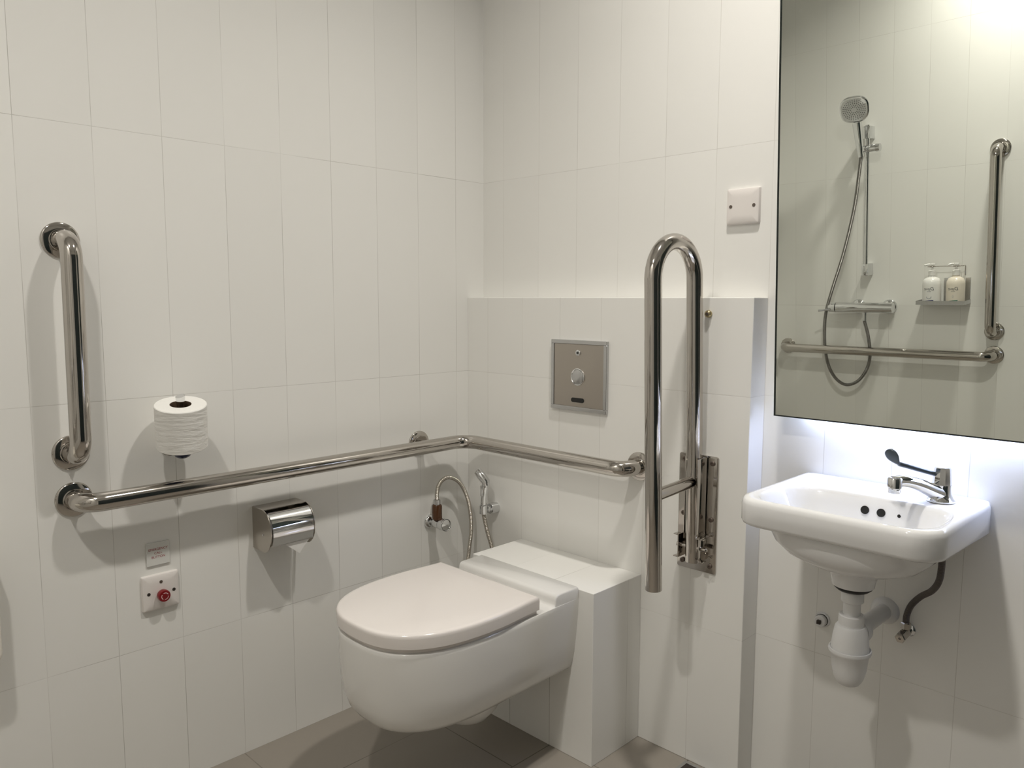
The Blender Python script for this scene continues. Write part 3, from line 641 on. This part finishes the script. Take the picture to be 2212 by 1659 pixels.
# ------------------------------------------------------------------ tilted mirror with hidden strip light
AL = 0.048
t = thing('mirror', (1.30, -0.05, 0.93), 'large frameless mirror tilted forward above the washbasin, lit from behind its lower edge', 'mirror')
mz = 1.30
def mpt(x, s, back):
    """point on the mirror: s up its face from the lower edge, back = distance behind the face."""
    return Vector((x, -0.05-math.sin(AL)*s+back*math.cos(AL), 0.930+math.cos(AL)*s+back*math.sin(AL)))
def mslab(x0, x1, s0, s1, b0, b1):
    bm = bmesh.new(); vs = [bm.verts.new(mpt(x, s, b)) for b in (b0, b1) for s in (s0, s1) for x in (x0, x1)]
    for f in ((0, 1, 3, 2), (4, 6, 7, 5), (0, 4, 5, 1), (2, 3, 7, 6), (0, 2, 6, 4), (1, 5, 7, 3)): bm.faces.new([vs[i] for i in f])
    return bm
MX0, MX1 = 1.042, 1.742
link('glass', mslab(MX0+0.004, MX1-0.004, 0.003, mz-0.003, 0.0, 0.004), M_MIRROR, t, smooth=False)
bm = bmesh.new()
for a in ((MX0, MX0+0.004, 0, mz), (MX1-0.004, MX1, 0, mz), (MX0+0.004, MX1-0.004, 0, 0.003), (MX0+0.004, MX1-0.004, mz-0.003, mz)):
    q = mslab(a[0], a[1], a[2], a[3], -0.0006, 0.005); me_ = bpy.data.meshes.new('tmp'); q.to_mesh(me_); q.free(); bm.from_mesh(me_)
link('edge_trim', bm, M_EDGE, t, smooth=False)
link('back_panel', mslab(MX0+0.05, MX1-0.05, 0.05, mz-0.05, 0.0052, 0.012), M_SIDEW, t, smooth=False)
link('bracket', box((MX0+0.12, -0.034, 0.9595), (MX1-0.12, -0.002, 0.968)), M_SIDEW, t, smooth=False)
link('bracket', box((MX0+0.12, -0.10, 2.15), (MX1-0.12, -0.002, 2.17)), M_SIDEW, t, smooth=False)
link('light_strip', box((MX0+0.07, -0.030, 0.9565), (MX1-0.07, -0.014, 0.9585)), M_LED, t, smooth=False)

# ------------------------------------------------------------------ dispenser at the left frame edge
t = thing('wall_dispenser', (0, -1.52, 0.64), 'cream rounded-corner dispenser on the left wall, cut off by the photo edge', 'dispenser')
bm = prism(rrect(-1.64, 0.462, -1.414, 0.72, 0.022, 8), 'x', 0.0, 0.08, 0.006)
link('case', bm, M_CREAM, t)
link('front_seam', prism(rrect(-1.6405, 0.4615, -1.4135, 0.7205, 0.0225, 8), 'x', 0.069, 0.0703), M_HOLE, t)
link('viewing_slot', box((0.0795, -1.54, 0.56), (0.0805, -1.52, 0.67)), M_DARK, t)

# ------------------------------------------------------------------ floor drain
t = thing('floor_drain', (0.90, -0.135, 0), 'square steel floor drain in the floor against the tiled boxing', 'drain')
bm = bmesh.new(); x0, x1, y0, y1, w_ = 0.849, 0.959, -0.188, -0.078, 0.009
for a in ((x0, y0, x1, y0+w_), (x0, y1-w_, x1, y1), (x0, y0+w_, x0+w_, y1-w_), (x1-w_, y0+w_, x1, y1-w_)): add_box(bm, (a[0], a[1], 0.0), (a[2], a[3], 0.002))
link('frame', bm, M_BRUSH, t, smooth=False)
link('grate', box((x0+w_, y0+w_, 0.0), (x1-w_, y1-w_, 0.0012)), M_HOLE, t, smooth=False)

# ------------------------------------------------------------------ shower wall (seen in the mirror)
u_rail((0.982, SY, 1.625), (0.987, SY, 0.863), (0, 1, 0), OFF, 'tall upright grab rail on the shower wall, reflected beside the bottles', 'stainless steel grab rails', M_SATIN if False else M_STEEL)
u_rail((0.062, SY, 0.762), (0.989, SY, 0.761), (0, 1, 0), OFF, 'level grab rail on the shower wall, reflected below the shower mixer', 'stainless steel grab rails')
t = thing('shower_riser', (0.463, SY, 1.45), 'slim chrome riser rail of the shower reflected in the mirror', 'shower rail')
ry = SY+0.052
link('riser_bar', tube([(0.463, ry, 1.14), (0.463, ry, 1.79)], 0.010, 22), M_CHROME, t)
for z in (1.758, 1.142):
    link('wall_bracket', box((0.448, SY, z-0.028), (0.478, ry+0.012, z+0.028), 0.003), M_CHROME, t)
link('slider', tube([(0.445, ry+0.004, 1.686), (0.505, ry+0.004, 1.686)], 0.0165, 24), M_CHROME, t)
link('slider_socket', tube([(0.453, ry+0.008, 1.686), (0.452, ry+0.052, 1.684)], [0.014, 0.017], 24), M_CHROME, t)
link('slider_knob', tube([(0.505, ry+0.004, 1.686), (0.521, ry+0.004, 1.686)], [0.0185, 0.0175], 24), M_CHROME, t)
t = thing('hand_shower', (0.455, ry+0.05, 1.68), 'chrome hand shower with round head and long hose on the riser rail', 'hand shower')
hb = Vector((0.452, ry+0.042, 1.650)); ht = Vector((0.440, ry+0.062, 1.80))
link('handle', tube([hb, hb+(ht-hb)*0.3, ht], [0.0125, 0.0155, 0.0205], 24), M_CHROME, t)
hn = Vector((0.16, 0.90, -0.40)).normalized(); hc = ht+Vector((-0.008, 0.010, 0.058))
x_ = hn.cross(Vector((0, 0, 1))).normalized(); y_ = x_.cross(hn)
def sq_ring(s, h): return [hc+hn*h+x_*a+y_*b for a, b in sup(0, 0, s, s*0.96, 2.7)[::3]]
link('head', loft([sq_ring(0.034, -0.030), sq_ring(0.050, -0.022), sq_ring(0.060, -0.006), sq_ring(0.061, 0.004), sq_ring(0.057, 0.008), sq_ring(0.055, 0.0085)]), M_CHROME, t)
fc = link('spray_face', loft([sq_ring(0.0545, 0.0083), sq_ring(0.0535, 0.0092), sq_ring(0.01, 0.0096)]), M_NOZ, t)
bm = bmesh.new()
for r_, n_ in ((0.014, 10), (0.022, 16), (0.030, 22), (0.038, 26), (0.046, 30)):
    for k in range(n_):
        a = 2*PI*k/n_; add_lathe(bm, [(0.0022, 0.0092), (0.0016, 0.0112)], hc+x_*r_*math.cos(a)+y_*r_*math.sin(a)*0.95, hn, 6)
link('nozzles', bm, M_NOZZLE, fc, smooth=False)
link('hose', tube(spline([hb, (0.446, ry+0.046, 1.58), (0.424, ry+0.044, 1.42), (0.375, ry+0.038, 1.22), (0.320, ry+0.032, 1.05), (0.282, ry+0.014, 0.93), (0.268, ry-0.008, 0.82), (0.272, ry-0.014, 0.74), (0.292, ry-0.012, 0.665), (0.330, ry-0.010, 0.61), (0.378, ry-0.010, 0.588), (0.432, ry-0.010, 0.612), (0.470, ry-0.012, 0.67), (0.484, ry-0.014, 0.74), (0.477, ry-0.006, 0.83), (0.465, ry+0.010, 0.904)], 8), 0.0075, 16), M_SHOSE, t)
t = thing('shower_mixer', (0.435, SY, 0.966), 'chrome bar mixer valve of the shower reflected in the mirror', 'shower mixer')
my = SY+0.062
link('bar_body', tube([(0.335, my, 0.966), (0.592, my, 0.966)], 0.024, 30), M_CHROME, t)
kb = link('temperature_knob', tube([(0.331, my, 0.966), (0.300, my, 0.966)], [0.024, 0.0215], 30), M_CHROME, t)
link('knob_lever', tube([(0.310, my+0.018, 0.960), (0.280, my+0.035, 0.955), (0.262, my+0.042, 0.954)], [0.006, 0.004, 0.005], 14), M_CHROME, kb)
for x in (0.415, 0.555):
    link('wall_union', lathe([(0.034, 0), (0.034, 0.004), (0.028, 0.012), (0.015, 0.016), (0.015, 0.045)], (x, SY, 0.966), (0, 1, 0), 32), M_CHROME, t)
link('hose_outlet', tube([(0.465, my, 0.948), (0.465, my, 0.905)], [0.010, 0.0088], 20), M_CHROME, t)
t = thing('bottle_rack', (0.79, SY, 0.99), 'steel wall rack carrying two pump bottles on the shower wall', 'rack')
bm = bmesh.new(); add_box(bm, (0.695, SY, 0.9835), (0.892, SY+0.085, 0.9865)); add_box(bm, (0.695, SY+0.083, 0.9835), (0.892, SY+0.086, 1.0005))
add_box(bm, (0.695, SY, 0.9865), (0.697, SY+0.083, 1.0005)); add_box(bm, (0.890, SY, 0.9865), (0.892, SY+0.083, 1.0005))
link('tray', bm, M_BRUSH, t, smooth=False)
for x0 in (0.870, 0.785): link('back_strap', box((x0, SY, 0.9865), (x0+0.02, SY+0.003, 1.095)), M_BRUSH, t, smooth=False)
bm = tube(fillet([(0.868, SY+0.004, 1.105), (0.868, SY+0.004, 1.148), (0.868, SY+0.030, 1.148), (0.735, SY+0.030, 1.148)], [0.004, 0.006], 5), 0.0018, 10)
for bx_ in (0.747, 0.843):
    ring = [(bx_+0.0175*math.cos(2*PI*k/24), SY+0.045+0.0175*math.sin(2*PI*k/24), 1.148) for k in range(25)]
    add_tube(bm, ring, 0.0018, 8, caps=False)
link('neck_wire', bm, M_STEEL, t)
def on_front(x, y, z): return Matrix(((-1, 0, 0, x), (0, 0, 1, y), (0, 1, 0, z), (0, 0, 0, 1)))
def wrap(o, cx, cy, r):
    for v in o.data.vertices:
        a = (v.co.x-cx)/r; v.co.x = cx+r*math.sin(a); v.co.y = cy+r*math.cos(a)
for i, (bx_, mt, band, lab) in enumerate(((0.747, M_BOTW, M_NAVY, 'white pump bottle with navy band on the shower rack'), (0.843, M_BOTC, M_GREEN, 'cream pump bottle with green band on the shower rack'))):
    by_ = SY+0.045; z0 = 0.987
    t = thing('pump_bottle', (bx_, by_, z0), lab, 'bottle', 'pump bottles on the shower rack')
    link('bottle', lathe([(0.0005, 0), (0.034, 0.0), (0.0365, 0.003), (0.037, 0.01), (0.037, 0.082), (0.0355, 0.096), (0.030, 0.108), (0.020, 0.114), (0.0145, 0.116), (0.0145, 0.122), (0.0005, 0.122)], (bx_, by_, z0), (0, 0, 1), 48), mt, t)
    link('collar', lathe([(0.0125, 0), (0.0150, 0.001), (0.0150, 0.020), (0.011, 0.024), (0.005, 0.026), (0.0045, 0.044), (0.0005, 0.044)], (bx_, by_, z0+0.122), (0, 0, 1), 28), M_BOTW, t)
    bm = lathe([(0.0005, 0), (0.010, 0.0), (0.012, 0.003), (0.011, 0.009), (0.0005, 0.010)], (bx_, by_, z0+0.166), (0, 0, 1), 24)
    add_tube(bm, [(bx_, by_, z0+0.171), (bx_-0.018, by_+0.012, z0+0.171), (bx_-0.027, by_+0.018, z0+0.168)], [0.0045, 0.004, 0.0035], 12)
    link('pump_head', bm, M_BOTW, t)
    o = text_mesh('lettering', 'Dove', 0.019, on_front(bx_, 0, z0+0.060), M_INK, t, 0.0, shear=0.25); wrap(o, bx_, by_, 0.0373)
    o = text_mesh('lettering', 'dermo', 0.006, on_front(bx_, 0, z0+0.053), M_INK, t, 0.0); wrap(o, bx_, by_, 0.0373)
    bm = bmesh.new(); N_ = 10
    va = []
    for k in range(N_+1):
        x = bx_-0.019+0.038*k/N_; va.append((bm.verts.new((x, 0, z0+0.005)), bm.verts.new((x, 0, z0+0.013+0.004*math.sin(PI*k/N_/2)))))
    for a, b in zip(va, va[1:]): bm.faces.new((a[0], b[0], b[1], a[1]))
    o = link('band', bm, band, t); wrap(o, bx_, by_, 0.0373)
    bm = bmesh.new(); rr_ = 0.011 if i == 0 else 0.005; va = []
    for k in range(15):
        a = PI+PI*k/14 if i == 0 else 2*PI*k/14
        va.append([bm.verts.new((bx_+math.cos(a)*q_*(1 if i == 0 else 0.6), 0, z0+0.032+math.sin(a)*q_)) for q_ in (rr_, rr_*0.72)])
    for a, b in zip(va, va[1:]): bm.faces.new((a[0], b[0], b[1], a[1]))
    o = link('emblem', bm, M_GREY, t); wrap(o, bx_, by_, 0.0373)
